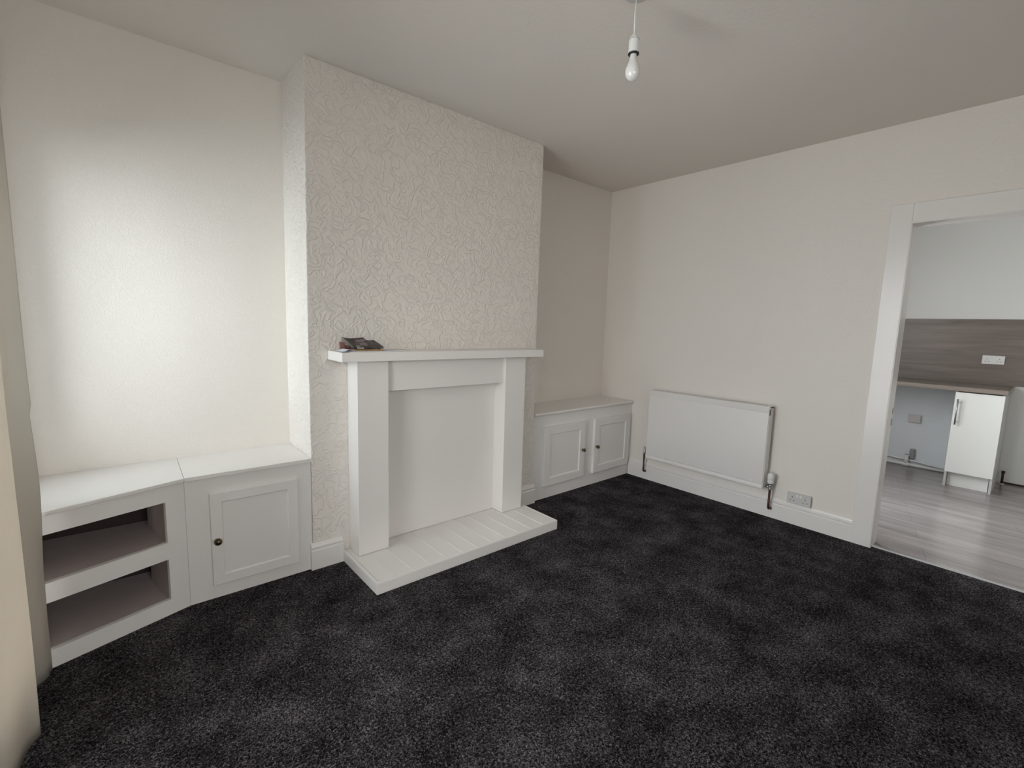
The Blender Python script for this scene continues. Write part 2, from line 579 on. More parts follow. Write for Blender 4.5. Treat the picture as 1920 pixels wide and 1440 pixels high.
def glazed(name, y0, y1, z0, z1, bw):
    t = struct(thing(name, 'x', 'x', (XW - 0.12, (y0 + y1) / 2, z0)))
    del t['label'], t['category']
    w = MB()
    w.box((xa, y1, z0), (xb, y1 + bw, z1)).box((xa, y0 - bw, z0), (xb, y0, z1))
    w.box((xa, y1 + bw, z0), (xb, y0 - bw, z0 + bw)).box((xa, y1 + bw, z1 - bw), (xb, y0 - bw, z1))
    w.build('frame', M_PLASTIC, t, 0.004)
    MB().box((XW - 0.125, y1 + bw - 0.01, z0 + bw - 0.01), (XW - 0.119, y0 - bw + 0.01, z1 - bw + 0.01)).build('pane', M_GLASS, t)


glazed('window_1', WY0, WYD, WZ0, WZ1, 0.03)
glazed('door_3', WYD, (WYD + WY1) / 2, WZD, WZ1, 0.06)
glazed('door_4', (WYD + WY1) / 2, WY1, WZD, WZ1, 0.06)
# kitchen walls
struct(MB().box((KX, KYR - 0.1, 0), (KX + 0.15, KYL + 0.1, 2.6)).build('wall_kitchen_far', M_KWALL))
struct(MB().box((WT, KYR - 0.1, 0), (KX, KYR, 2.6)).build('wall_kitchen_right', M_KWALL))
KD0, KD1, KDT = 0.50, 1.95, 2.05
w = MB().box((WT, KYL, 0), (KD0, KYL + 0.1, 2.6)).box((KD1, KYL, 0), (KX, KYL + 0.1, 2.6)).box((KD0, KYL, KDT), (KD1, KYL + 0.1, 2.6))
struct(w.build('wall_kitchen_left', M_KWALL))
t = struct(thing('door_2', 'x', 'door', (KD0, KYL, 0)))
del t['label'], t['category']
w = MB()
w.box((KD0, KYL + 0.03, 0.003), (KD0 + 0.09, KYL + 0.08, KDT)).box((KD1 - 0.09, KYL + 0.03, 0.003), (KD1, KYL + 0.08, KDT))
w.box((KD0 + 0.09, KYL + 0.03, 0.003), (KD1 - 0.09, KYL + 0.08, 0.15)).box((KD0 + 0.09, KYL + 0.03, KDT - 0.1), (KD1 - 0.09, KYL + 0.08, KDT))
w.build('door_frame', M_PLASTIC, t, 0.004)
MB().box((KD0 + 0.08, KYL + 0.05, 0.14), (KD1 - 0.08, KYL + 0.056, KDT - 0.09)).build('pane', M_GLASS, t)
# ground outside, seen by the light only through the glass
struct(MB().box((-14, -12, -0.45), (XW - 0.2, 8, -0.4)).build('ground', M_BRICK))

# ------------------------------------------------------------------ skirting boards
SKP = [(0, 0), (SK, 0), (SK, 0.104), (SK - 0.003, 0.108), (SK - 0.0045, 0.111), (SK - 0.003, 0.114), (SK - 0.001, 0.118), (SK - 0.001, 0.126), (SK - 0.004, 0.131), (SK - 0.009, 0.134), (SK - 0.010, 0.139), (SK - 0.013, 0.145), (0, 0.145)]
struct(sharp(MB().sweep(SKP, (0, -D - 0.0005, 0), (0, -2.094, 0), (-1, 0, 0)).build('baseboard_right', M_GLOSS), 25))
struct(sharp(MB().sweep(SKP, (0, -3.09, 0), (0, YF, 0), (-1, 0, 0)).build('baseboard_right', M_GLOSS), 25))
# chimney skirting: left run up to the hearth, right run with its return
sb = MB().sweep(SKP, (XL - 0.012, -D, 0), (-2.6735, -D, 0), (0, -1, 0))
struct(sharp(sb.build('baseboard_chimney', M_GLOSS), 25))
sb = MB().sweep(SKP, (-1.4125, -D, 0), (XR + SK - 0.002, -D, 0), (0, -1, 0))
struct(sharp(sb.build('baseboard_chimney', M_GLOSS), 25))
struct(sharp(MB().sweep(SKP, (XW, WY1, 0), (XW, YF, 0), (1, 0, 0)).build('baseboard_left', M_GLOSS), 25))
struct(sharp(MB().sweep(SKP, (XW + SK, YF, 0), (-SK, YF, 0), (0, 1, 0)).build('baseboard_front', M_GLOSS), 25))

# ------------------------------------------------------------------ doorway to the kitchen
t = struct(thing('door_1', 'x', 'x', (0, DY0, 0)))
del t['label'], t['category']
CO, CH = 0.1051, 0.1106
w = MB()
w.box((-SK - 0.002, DY0, 0), (0, DY0 + CO, DH + CH))
w.box((-SK - 0.002, DY1 - CO, 0), (0, DY1, DH + CH))
w.box((-SK - 0.002, DY1, DH), (0, DY0, DH + CH))
w.build('architrave', M_GLOSS, t, 0.0025)
w = MB()
w.box((-SK - 0.001, DY0 - 0.003, 0), (WT + 0.006, DY0, DH))
w.box((-SK - 0.001, DY1, 0), (WT + 0.006, DY1 + 0.003, DH))
w.box((-SK - 0.001, DY1 + 0.003, DH - 0.004), (WT + 0.006, DY0 - 0.003, DH))
w.build('door_lining', M_GLOSS, t)
for z0, z1, dx in ((0.850, 0.885, 0.0), (0.775, 0.815, 0.0)):
    MB().box((WT - 0.016 + dx, DY0 - 0.0055, z0), (WT + 0.007, DY0 - 0.003, z1)).build('latch_plate', M_NICKEL, t, 0.001)
# metal strip where the carpet meets the kitchen floor
st = MB().sweep([(0.0, 0.0), (0.0, 0.003), (0.008, 0.0065), (0.02, 0.0075), (0.032, 0.0065), (0.04, 0.003), (0.04, 0.0)], (0.008, DY1 + 0.004, 0), (0.008, DY0 - 0.004, 0), (1, 0, 0))
struct(sharp(st.build('trim_1', M_ALU), 50))


# ------------------------------------------------------------------ fitted furniture
def knob(parent, c, axis, r=0.0165):
    prof = [(0, 0), (0.009, 0), (0.009, 0.002), (0.005, 0.005), (0.005, 0.008)]
    prof += [(r * math.sin(a), 0.0085 + r * 0.88 - r * 0.88 * math.cos(a)) for a in [math.pi * (0.12 + 0.88 * q / 14) for q in range(15)]]
    prof[-1] = (0, prof[-1][1])
    k = MB().lathe(prof, c, axis, 28)
    o = k.build('knob', M_BRASS, parent, smooth=True)
    o['label'] = 'antique brass round knob'
    return o


def plate_with_holes(mb, u0, u1, z0, z1, holes, f0, f1, pt):
    """board in a vertical plane with rectangular holes stacked in z; pt(u, z, d)"""
    def bx(a, b, c, d):
        if b - a < 1e-6 or d - c < 1e-6:
            return
        vs = [mb.bm.verts.new(pt(u, z, q)) for q in (f0, f1) for u, z in ((a, c), (b, c), (b, d), (a, d))]
        for f in ((0, 1, 2, 3), (7, 6, 5, 4), (0, 4, 5, 1), (1, 5, 6, 2), (2, 6, 7, 3), (3, 7, 4, 0)):
            mb.bm.faces.new([vs[i] for i in f])
    hu0, hu1 = holes[0][0], holes[0][1]
    bx(u0, hu0, z0, z1)
    bx(hu1, u1, z0, z1)
    zs = [z0] + [z for h in sorted(holes, key=lambda h: h[2]) for z in (h[2], h[3])] + [z1]
    for a, b in zip(zs[::2], zs[1::2]):
        bx(hu0, hu1, a, b)


HL, TL = 0.611, 0.017
XK = -3.377
EX, EY = XW, -0.556       # where the angled front meets the window wall
# left alcove: straight cupboard beside the chimney breast
t = thing('alcove_cupboard', 'white built-in cupboard with one square framed door, left of the fireplace', 'cupboard', (-3.10, -D, 0))
plate_with_holes(w := MB(), XK, XL - 0.0005, 0.0, HL - TL, [(-3.262, -2.928, 0.094, 0.495)], 0.0, 0.018, lambda u, z, q: (u, -D + q, z))
w.build('face_frame', M_SATIN, t)
dd = MB().frame(-3.286, -2.904, 0.070, 0.519, 0.046, 0.020, lambda u, z, q: (u, -D - q, z), 0.008).build('door', M_SATIN, t)
kb = knob(None, (-3.263, -D - 0.020, 0.291), (0, -1, 0))
kb.parent = dd
kb.matrix_parent_inverse = Matrix.Identity(4)
b_ = MB()
b_.prism([(XK + 0.0008, -D - 0.018), (XL + 0.0005, -D - 0.018), (XL + 0.0005, -D + 0.001), (XL - 0.001, -D + 0.001), (XL - 0.001, -0.001), (-3.366, -0.001)], HL - TL, HL)
b_.build('top_board', M_GLOSS, t, 0.003)
# left alcove: angled open shelf unit
t2 = thing('corner_shelf_unit', 'white angled two-tier open shelf unit in the corner by the curtain', 'shelf unit', (-3.65, -0.45, 0))
A0 = Vector((EX, EY, 0))
A1 = Vector((XK, -D, 0))
AU = (A1 - A0).normalized()
AN = Vector((AU.y, -AU.x, 0))       # into the room
if AN.y > 0:
    AN = -AN
AL = (A1 - A0).length
OT = AL - (A1 - Vector((-3.449, -0.391, 0))).length   # right end of the openings
O0 = 0.05
plate_with_holes(w := MB(), 0.0, AL - 0.0008, 0.0, HL - TL, [(O0, OT, 0.071, 0.258), (O0, OT, 0.334, 0.519)], 0.0, 0.018, lambda u, z, q: tuple(A0 + AU * u - AN * q + Vector((0, 0, z))))
w.build('face_frame', M_SATIN, t2)
# boards of the two tiers, side panel and a near-black sheet for the shaded space behind
pB = A0 + AU * O0 - AN * 0.019
pC = A0 + AU * (OT + 0.02) - AN * 0.019
poly = [(XW + 0.002, pB.y - 0.004), (pC.x, pC.y), (-3.43, -0.05), (XW + 0.002, -0.05)]
for z0, z1 in ((0.052, 0.071), (0.258 + 0.02, 0.334)):
    MB().prism(poly, z0, z1).build('shelf_board', M_RAW, t2)['label'] = 'bare pinkish shelf board'
sp0 = A0 + AU * OT - AN * 0.019
for z0, z1 in ((0.0711, 0.257), (0.3341, 0.5185)):
    MB().prism([(sp0.x + 0.0005, sp0.y), (sp0.x + 0.016, sp0.y), (-3.488, -0.15), (-3.504, -0.15)], z0, z1).build('side_panel', M_RAW, t2)
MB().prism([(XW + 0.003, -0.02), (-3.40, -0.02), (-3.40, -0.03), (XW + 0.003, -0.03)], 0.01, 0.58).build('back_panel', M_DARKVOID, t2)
b_ = MB()
q = A0 + AN * 0.012
q2x = XK + 0.0
b_.prism([(XW + 0.001, EY - 0.019), (q2x, -D - 0.0185), (-3.3665, -0.001), (XW + 0.001, -0.001)], HL - TL, HL)
b_.build('top_board', M_GLOSS, t2, 0.003)

# right alcove cupboard
HR = 0.681
DR = 0.3594
t = thing('alcove_cupboard', 'white low cupboard with two framed doors, between fireplace and radiator wall', 'cupboard', (-0.62, -DR, 0))
w = MB()
plate_with_holes(w, XR + 0.0045, -0.60, 0, HR - 0.02, [(-1.10, -0.685, 0.125, 0.545)], 0, 0.018, lambda u, z, qq: (u, -DR + qq, z))
plate_with_holes(w, -0.60, -0.0005, 0, HR - 0.02, [(-0.515, -0.07, 0.125, 0.545)], 0, 0.018, lambda u, z, qq: (u, -DR + qq, z))
bmesh.ops.remove_doubles(w.bm, verts=w.bm.verts, dist=1e-5)
w.build('face_frame', M_SATIN, t)
for x0, x1, kx in ((-1.124, -0.660, -0.690), (-0.538, -0.048, -0.512)):
    dd = MB().frame(x0, x1, 0.102, 0.566, 0.060, 0.022, lambda u, z, qq: (u, -DR - qq, z), 0.010).build('door', M_SATIN, t)
    kb = knob(None, (kx, -DR - 0.022, 0.332), (0, -1, 0), 0.0150)
    kb.parent = dd
    kb.matrix_parent_inverse = Matrix.Identity(4)
b_ = MB()
b_.prism([(XR + 0.0045, -DR - 0.022), (-0.0005, -DR - 0.022), (-0.0005, -0.001), (XR + 0.0045, -0.001)], HR - 0.02, HR)
b_.build('top_board', M_GLOSS, t, 0.008, seg=4)

# ------------------------------------------------------------------ fireplace
t = thing('fireplace_surround', 'white boxed fireplace surround with mantel shelf, blanked-off opening', 'fireplace', (-2.04, -D - 0.07, 0.061))
HZ = 0.061
MZ0, MZ1 = 1.121, 1.169
Y0 = -D - 0.0008
for x0, x1 in ((-2.631, -2.4576), (-1.6327, -1.459)):
    MB().box((x0, Y0, HZ), (x1, -D - 0.133, MZ0)).build('pilaster', M_GLOSS, t, 0.002)
MB().box((-2.4576 + 0.0005, Y0, 0.949), (-1.6327 - 0.0005, -D - 0.110, MZ0)).build('frieze', M_GLOSS, t, 0.002)
MB().box((-2.4576 + 0.0005, Y0, HZ), (-1.6327 - 0.0005, -D - 0.026, 0.949)).build('back_panel', M_BOARD, t)
MB().box((-2.733, Y0, MZ0), (-1.3545, -D - 0.196, MZ1)).build('mantel_shelf', M_GLOSS, t, 0.0025)
# hearth with narrow tiles set in a raised rim
hx0, hx1, hy0, hy1 = -2.673, -1.4127, -D - 0.0008, -D - 0.444
t = thing('hearth', 'white painted hearth slab of narrow tiles below the fireplace surround', 'hearth', ((hx0 + hx1) / 2, (hy0 + hy1) / 2, 0))
w = MB().box((hx0, hy1, 0), (hx1, hy0, HZ - 0.004))
w.box((hx0, hy1, HZ - 0.004), (hx1, hy1 + 0.016, HZ))
w.box((hx0, hy1 + 0.016, HZ - 0.004), (hx0 + 0.014, hy0, HZ))
w.box((hx1 - 0.014, hy1 + 0.016, HZ - 0.004), (hx1, hy0, HZ))
w.build('slab', M_GLOSS, t, 0.0025)
gx = [hx0 + 0.0155, -2.575, -2.472, -2.368, -2.264, -2.160, -2.057, -1.953, -1.849, -1.745, -1.640, -1.535, hx1 - 0.0155]
for k in range(12):
    MB().box((gx[k] + 0.0020, hy1 + 0.0175, HZ - 0.004), (gx[k + 1] - 0.0020, hy0 - 0.001, HZ - random.uniform(0.0019, 0.0023))).build('tile', M_GLOSS, t, 0.0012)
w = MB()
for k in range(1, 12):
    w.box((gx[k] - 0.0019, hy1 + 0.0175, HZ - 0.0045), (gx[k] + 0.0019, hy0 - 0.001, HZ - 0.0001))
w.build('grout_ridges', M_GLOSS, t, 0.0015)

# ------------------------------------------------------------------ papers and magazines on the mantel
MT = MZ1


def curved_sheet(u_pts, width, thick, origin, du, dv):
    """sheet whose section (along, up) is u_pts, extruded by width along dv"""
    o, du, dv = Vector(origin), Vector(du).normalized(), Vector(dv).normalized()
    m = MB()
    n = len(u_pts)
    rows = []
    for s_, off in ((0, 0), (1, 0), (1, thick), (0, thick)):
        rows.append([m.bm.verts.new(o + du * a + dv * (width * s_) + Vector((0, 0, b + off))) for a, b in u_pts])
    for i in range(n - 1):
        for r in range(4):
            a, b = rows[r], rows[(r + 1) % 4]
            m.bm.faces.new((a[i], a[i + 1], b[i + 1], b[i]))
    m.bm.faces.new([rows[r][0] for r in range(4)])
    m.bm.faces.new([rows[r][-1] for r in range(4)][::-1])
    return m


def rotbox(cx, cy, z, w_, d_, h_, ang):
    c, s_ = math.cos(ang), math.sin(ang)
    u, v = Vector((c, s_, 0)), Vector((-s_, c, 0))
    return MB().obox(Vector((cx, cy, z)) - u * w_ / 2 - v * d_ / 2, u, v, (0, 0, 1), w_, d_, h_)


z = MT + 0.0004
rotbox(-2.535, -0.466, z, 0.31, 0.166, 0.0030, 0.02).build('sheet_stack', M_PAPER)
o = COL.objects['sheet_stack']
tag(o, 'flat stack of white papers lying at the bottom of the pile on the mantel', 'papers')
# white envelope with a raised flap at the left end
e_ = curved_sheet([(0, 0.0), (0.012, 0.0012), (0.024, 0.007), (0.038, 0.010), (0.052, 0.006), (0.064, 0.001)], 0.085, 0.001, (-2.727, -0.555, z + 0.0032), (1, 0.05, 0), (-0.05, 1, 0)).build('envelope', M_PAPER)
tag(e_, 'pale crumpled envelope at the left end of the mantel pile', 'envelope')
# thick magazine, ochre page edges
t = thing('magazine', 'magazine with ochre page edges under the dark folded leaflet on the mantel', 'magazine', (-2.50, -0.455, z + 0.0032))
rotbox(-2.576, -0.460, z + 0.0034, 0.142, 0.14, 0.0085, -0.03).build('pages', M_PAGES, t)
rotbox(-2.576, -0.460, z + 0.0121, 0.144, 0.142, 0.0012, -0.03).build('cover', M_COVER, t)
# dark red booklet, spine curling up at left
rb = curved_sheet([(0, 0.030), (0.002, 0.018), (0.006, 0.007), (0.012, 0.002), (0.020, 0.0), (0.028, 0.004), (0.032, 0.012)], 0.070, 0.012, (-2.682, -0.464, z + 0.0034), (1, 0, 0), (0, 1, 0)).build('booklet', M_REDCOV)
tag(rb, 'dark red booklet curling up at the left of the mantel pile', 'booklet')
# big dark leaflet draped on top, with a bent ridge
t = thing('folded_leaflet', 'dark brown glossy leaflet folded open on top of the mantel pile', 'leaflet', (-2.50, -0.455, z + 0.03))
front = [(-2.656, 0.021), (-2.646, 0.0165), (-2.63, 0.0155), (-2.60, 0.0165), (-2.575, 0.019), (-2.56, 0.0175), (-2.535, 0.0155), (-2.528, 0.0155), (-2.512, 0.0165), (-2.500, 0.0160)]
back = [(-2.672, 0.071), (-2.652, 0.064), (-2.625, 0.062), (-2.59, 0.064), (-2.558, 0.068), (-2.538, 0.053), (-2.515, 0.051), (-2.496, 0.054), (-2.467, 0.036), (-2.438, 0.017)]
sec = front
lf = MB()
rows = []
for jj in range(9):
    v_ = jj / 8
    rows.append([Vector((fx_ * (1 - v_) + bx_ * v_, -0.528 + 0.128 * v_, MT + fz_ + (bz_ - fz_) * v_ ** 0.85)) for (fx_, fz_), (bx_, bz_) in zip(front, back)])
top = [[lf.bm.verts.new(p + Vector((0, 0, 0.0016))) for p in r] for r in rows]
bot = [[lf.bm.verts.new(p) for p in r] for r in rows]
for a in range(8):
    for b in range(len(sec) - 1):
        lf.bm.faces.new((top[a][b], top[a][b + 1], top[a + 1][b + 1], top[a + 1][b]))
        lf.bm.faces.new((bot[a][b], bot[a + 1][b], bot[a + 1][b + 1], bot[a][b + 1]))
for a in range(8):
    for b in (0, len(sec) - 1):
        lf.bm.faces.new((top[a][b], top[a + 1][b], bot[a + 1][b], bot[a][b]))
for b in range(len(sec) - 1):
    for a in (0, 8):
        lf.bm.faces.new((top[a][b], top[a][b + 1], bot[a][b + 1], bot[a][b]))
lf.build('cover', M_COVER, t)
# printed white patch with dark block marks on the leaflet's front edge
pu = Vector((1, 0, 0))
po = Vector((-2.640, -0.529, MT + 0.0172))
MB().obox(po, pu, (0, 0.98, 0.42), (0, -0.42, 0.98), 0.034, 0.030, 0.0008).build('printed_patch', mat('print_white', (0.62, 0.62, 0.56), 0.4), t)
w = MB()
for a, b, c, d in ((0.006, 0.005, 0.0035, 0.020), (0.0115, 0.020, 0.009, 0.005), (0.0115, 0.005, 0.0035, 0.013), (0.0185, 0.005, 0.0035, 0.013), (0.0245, 0.008, 0.003, 0.016)):
    w.obox(po + pu * a + Vector((0, 0.98, 0.42)).normalized() * b + Vector((0, -0.0004, 0.0009)), pu, (0, 0.98, 0.42), (0, -0.42, 0.98), c, d, 0.0004)
w.build('printed_marks', M_BLACK, t)
# a small loose white card at the right end
tag(rotbox(-2.352, -0.425, z, 0.075, 0.08, 0.004, 0.15).build('card', mat('cream_card', (0.66, 0.64, 0.56), 0.5)), 'small cream card lying right of the mantel pile', 'card')

# ------------------------------------------------------------------ radiator
RX = -0.100
ya, yb, rz0, rz1 = -0.5915, -1.566, 0.217, 0.8136
t = thing('radiator', 'white flat panel radiator on the wall right of the two-door cupboard', 'radiator', (-0.05, (ya + yb) / 2, rz0))
bm_ = MB()
# front panel section (distance out, z), pressed top and bottom seams
sec = [(-0.012, rz0 + 0.004), (-0.006, rz0), (0.0, rz0 + 0.002), (0.0, rz0 + 0.020), (-0.003, rz0 + 0.028), (-0.001, rz0 + 0.034), (0, rz0 + 0.040), (0, rz1 - 0.052), (-0.0015, rz1 - 0.048), (-0.0005, rz1 - 0.044), (0, rz1 - 0.002), (-0.003, rz1), (-0.012, rz1 - 0.001)]
bm_.sweep(sec, (RX, ya - 0.006, 0), (RX, yb + 0.006, 0), (-1, 0, 0))
sharp(bm_.build('front_panel', M_RAD, t), 30)
w = MB()
w.box((RX + 0.018, ya - 0.01, rz0 + 0.02), (-0.035, yb + 0.01, rz1 - 0.045))
w.build('convector_fins', M_RAD, t)
w = MB().box((RX + 0.002, ya, rz1 - 0.012), (-0.034, yb, rz1 - 0.002))
for k in range(44):
    y = ya - 0.02 - k * (ya - yb - 0.04) / 43
    w.box((RX + 0.02, y - 0.004, rz1 - 0.0021), (-0.045, y + 0.004, rz1 + 0.0002))
w.build('top_grille', M_RAD, t)
for y in (ya, yb):
    sgn = 1 if y == ya else -1
    MB().box((RX + 0.004, y, rz0 + 0.012), (-0.034, y - sgn * 0.006, rz1 - 0.001)).build('side_panel', M_RAD, t, 0.003)
w = MB()
for k in range(30):     # spot-weld dimples along the bottom seam
    y = ya - 0.16 - k * 0.026
    w.lathe([(0.0065, 0), (0.005, 0.0012), (0, 0.0018)], (RX - 0.0, y, rz0 + 0.030 + 0.010), (-1, 0, 0), 12)
w.build('seam_welds', M_RAD, t, smooth=True)
MB().box((RX + 0.0005, yb - 0.0012, rz1 - 0.062), (RX + 0.012, yb + 0.002, rz1 - 0.020)).build('side_slot', M_BLACK, t)
for y in (ya - 0.12, yb + 0.12):
    MB().box((-0.035, y - 0.02, rz0 + 0.05), (-0.001, y + 0.02, rz1 - 0.08)).build('wall_bracket', M_RAD, t)


def arc(c, r, a0, a1, n=8):
    return [(c[0] + r * math.cos(a0 + (a1 - a0) * i / n), c[1] + r * math.sin(a0 + (a1 - a0) * i / n)) for i in range(n + 1)]


# lockshield valve and tail at the left
vy, vx = ya + 0.034, -0.062
v1 = MB()
v1.tube([(vx, ya + 0.002, 0.262), (vx, vy, 0.262)], 0.008)
v1.lathe([(0, 0), (0.011, 0), (0.0125, 0.005), (0.0125, 0.02), (0.010, 0.026), (0.010, 0.04), (0.007, 0.045), (0.006, 0.066), (0, 0.067)], (vx, vy, 0.238), (0, 0, 1), 20)
v1.build('lockshield_valve', M_NICKEL, t, smooth=True)
pz = [(vx, vy, 0.24), (vx, vy, 0.098)] + [(vx + 0.022 - 0.022 * math.cos(a), vy, 0.098 - 0.022 * math.sin(a)) for a in [math.pi / 2 * i / 6 for i in range(1, 7)]] + [(-SK - 0.001, vy, 0.076)]
pp = MB().tube(pz, 0.0072).build('pipe', M_COPPER, t, smooth=True)
pp['label'] = 'tarnished copper pipe'
# thermostatic valve at the right
vy = yb - 0.036
v2 = MB()
v2.tube([(vx, yb - 0.006, 0.235), (vx, vy, 0.235)], 0.009)
v2.lathe([(0, 0), (0.012, 0), (0.013, 0.004), (0.013, 0.016), (0.010, 0.024), (0.013, 0.032), (0.013, 0.042), (0, 0.043)], (vx, vy, 0.212), (0, 0, 1), 20)
v2.build('valve_body', M_NICKEL, t, smooth=True)
MB().lathe([(0, 0), (0.016, 0), (0.019, 0.004), (0.0205, 0.008), (0.0205, 0.0085), (0, 0.009)], (vx, vy, 0.253), (0, 0, 1), 28).build('valve_collar', M_BLACK, t, smooth=True)
sharp(MB().lathe([(0, 0), (0.0205, 0), (0.022, 0.003), (0.022, 0.026), (0.0215, 0.027), (0.0235, 0.030), (0.0235, 0.062), (0.0215, 0.070), (0.015, 0.074), (0, 0.075)], (vx, vy, 0.262), (0, 0, 1), 32).build('thermostatic_head', M_PLASTIC, t), 35)
pz = [(vx, vy, 0.214), (vx, vy, 0.094)] + [(vx + 0.024 - 0.024 * math.cos(a), vy, 0.094 - 0.024 * math.sin(a)) for a in [math.pi / 2 * i / 6 for i in range(1, 7)]] + [(-SK - 0.001, vy, 0.070)]
pp = MB().tube(pz, 0.0078).build('pipe', M_COPPER, t, smooth=True)
pp['label'] = 'tarnished copper pipe'
w = MB().tube([(-SK - 0.0005, vy, 0.070), (-SK - 0.0035, vy, 0.070)], 0.013)
w.build('pipe_collar', M_NICKEL, t)


# ------------------------------------------------------------------ sockets
def socket(name, label, o, u, n_, wd, ht, dp, m, detail=True):
    """double socket: o = centre on the wall, u = rightwards, n_ = out of the wall"""
    o, u, n_ = Vector(o), Vector(u), Vector(n_)
    t = thing(name, label, 'socket', o)
    zz = Vector((0, 0, 1))

    def slab(name, cu, cz, w_, h_, d0, d1, mm, bev):
        c = o + u * cu + zz * cz
        return MB().obox(c - u * w_ / 2 - zz * h_ / 2 + n_ * d0, u, zz, n_, w_, h_, d1 - d0).build(name, mm, t, bev)
    if dp > 0.014:
        slab('back_box', 0, 0, wd - 0.006, ht - 0.006, 0.0004, dp - 0.008, m, 0.003)
    slab('face_plate', 0, 0, wd, ht, max(0.0004, dp - 0.008), dp, m, 0.003)
    if detail:
        for s_ in (-1, 1):
            slab('rocker_switch', s_ * wd * 0.075, ht * 0.27, 0.013, 0.017, dp, dp + 0.0025, M_PLASTIC, 0.001)
            for cu, cz, w_, h_ in ((0, 0.010, 0.004, 0.009), (-0.011, -0.013, 0.007, 0.0045), (0.011, -0.013, 0.007, 0.0045)):
                slab('pin_hole', s_ * wd * 0.27 + cu, cz - 0.002, w_, h_, dp - 0.0002, dp + 0.0003, M_BLACK, 0)
    return t


socket('double_socket', 'white double wall socket sitting on the skirting right of the radiator', (0, -1.778, 0.1865), (0, -1, 0), (-1, 0, 0), 0.150, 0.082, 0.024, M_OLDPLASTIC)

# ------------------------------------------------------------------ pendant lamp
PX, PY = -2.033, -1.669
t = thing('pendant_light', 'bare white bulb hanging on a short cord from the ceiling', 'ceiling light', (PX, PY, H))
sharp(MB().lathe([(0, 0), (0.044, 0), (0.046, 0.002), (0.044, 0.006), (0.034, 0.009), (0.012, 0.0105), (0.006, 0.013), (0, 0.013)], (PX, PY, H - 0.0005), (0, 0, -1), 40).build('ceiling_rose', M_OLDPLASTIC, t), 50)
MB().tube([(PX, PY, H - 0.012), (PX - 0.003, PY + 0.001, 2.49), (PX - 0.002, PY, 2.420)], 0.0028, 10).build('cord', M_PLASTIC, t, smooth=True)
sharp(MB().lathe([(0, 0), (0.005, 0), (0.008, 0.004), (0.013, 0.012), (0.019, 0.020), (0.0195, 0.022), (0.0195, 0.066), (0.021, 0.067), (0.021, 0.070), (0.017, 0.071), (0, 0.071)], (PX, PY, 2.427), (0, 0, -1), 32).build('lamp_holder', M_PLASTIC, t), 40)
MB().lathe([(0, 0), (0.0200, 0), (0.0202, 0.0018), (0, 0.002)], (PX, PY, 2.4035), (0, 0, -1), 32).build('holder_ring', M_GREYPLASTIC, t, smooth=True)
MB().lathe([(0, 0), (0.0205, 0), (0.0205, 0.003), (0.015, 0.0035), (0, 0.0035)], (PX, PY, 2.3555), (0, 0, -1), 32).build('holder_rim', M_BLACK, t, smooth=True)
bp_ = [(a * 0.92, b) for a, b in [(0.0130, 0.0), (0.0135, 0.008), (0.0150, 0.018), (0.0190, 0.030), (0.0245, 0.042), (0.0285, 0.054), (0.0296, 0.064), (0.0285, 0.073), (0.0240, 0.083), (0.0165, 0.090), (0.008, 0.0935), (0, 0.0945)]]
MB().lathe(bp_, (PX, PY, 2.355), (0, 0, -1), 40).build('bulb', M_FROST, t, smooth=True)

# ------------------------------------------------------------------ curtain at the left edge
t = thing('curtain', 'cream cotton curtain hanging to the floor at the left window', 'curtain', (-3.87, -0.9, 0))
cm = MB()
NS, NZ = 180, 50
ztop = 2.40
grid = []
for j in range(NZ + 1):
    z = 0.008 + (ztop - 0.008) * j / NZ
    row = []
    for i in range(NS + 1):
        s_ = i / NS
        yy = -0.54 - 0.58 * s_
        ph = 2 * math.pi * (s_ * 0.58) / 0.36
        amp = 0.036 - 0.006 * z + 0.008 * math.sin(s_ * 9 + z)
        x = -3.862 + amp * math.cos(ph + 0.25 * math.sin(z * 1.7 + s_ * 4)) + 0.006 * math.sin(ph * 2.3 + z * 2.1)
        if z < 0.9:
            x += 0.012 * (0.9 - z) * math.sin(ph * 1.5 + 1)
        yy += 0.014 * math.sin(ph * 2 + 0.8 * z)
        if s_ < 0.12:                          # hem edge kept on the line seen in the photo
            k = 1 - s_ / 0.12
            ex = -3.826 + 0.013 * math.exp(-((z - 0.72) / 0.25) ** 2) + (0.008 if z > 1.0 else 0)
            x = x * (1 - k) + (ex - 0.05 * (1 - k)) * k
            yy = yy * (1 - k) + (-0.54 - 0.58 * s_) * k
        row.append(cm.bm.verts.new((max(x, XW + 0.028), yy, z)))
    grid.append(row)
for j in range(NZ):
    for i in range(NS):
        cm.bm.faces.new((grid[j][i], grid[j][i + 1], grid[j + 1][i + 1], grid[j + 1][i]))
c_ = cm.build('curtain_panel', M_CURT, t, smooth=True)
md = c_.modifiers.new('thick', 'SOLIDIFY')
md.thickness = 0.0016
md.offset = -1
MB().box((XW + 0.03, -1.06, ztop - 0.005), (XW + 0.055, -0.5, ztop + 0.02)).box((XW + 0.0005, -0.6, ztop), (XW + 0.03, -0.56, ztop + 0.02)).box((XW + 0.0005, -1.03, ztop), (XW + 0.03, -0.99, ztop + 0.02)).build('curtain_track', M_PLASTIC, t, 0.003)

# ------------------------------------------------------------------ kitchen
WD = 0.608
FX = KX - WD                       # worktop front edge
WT0, WT1 = 0.8686, 0.9086
WYR = -2.605
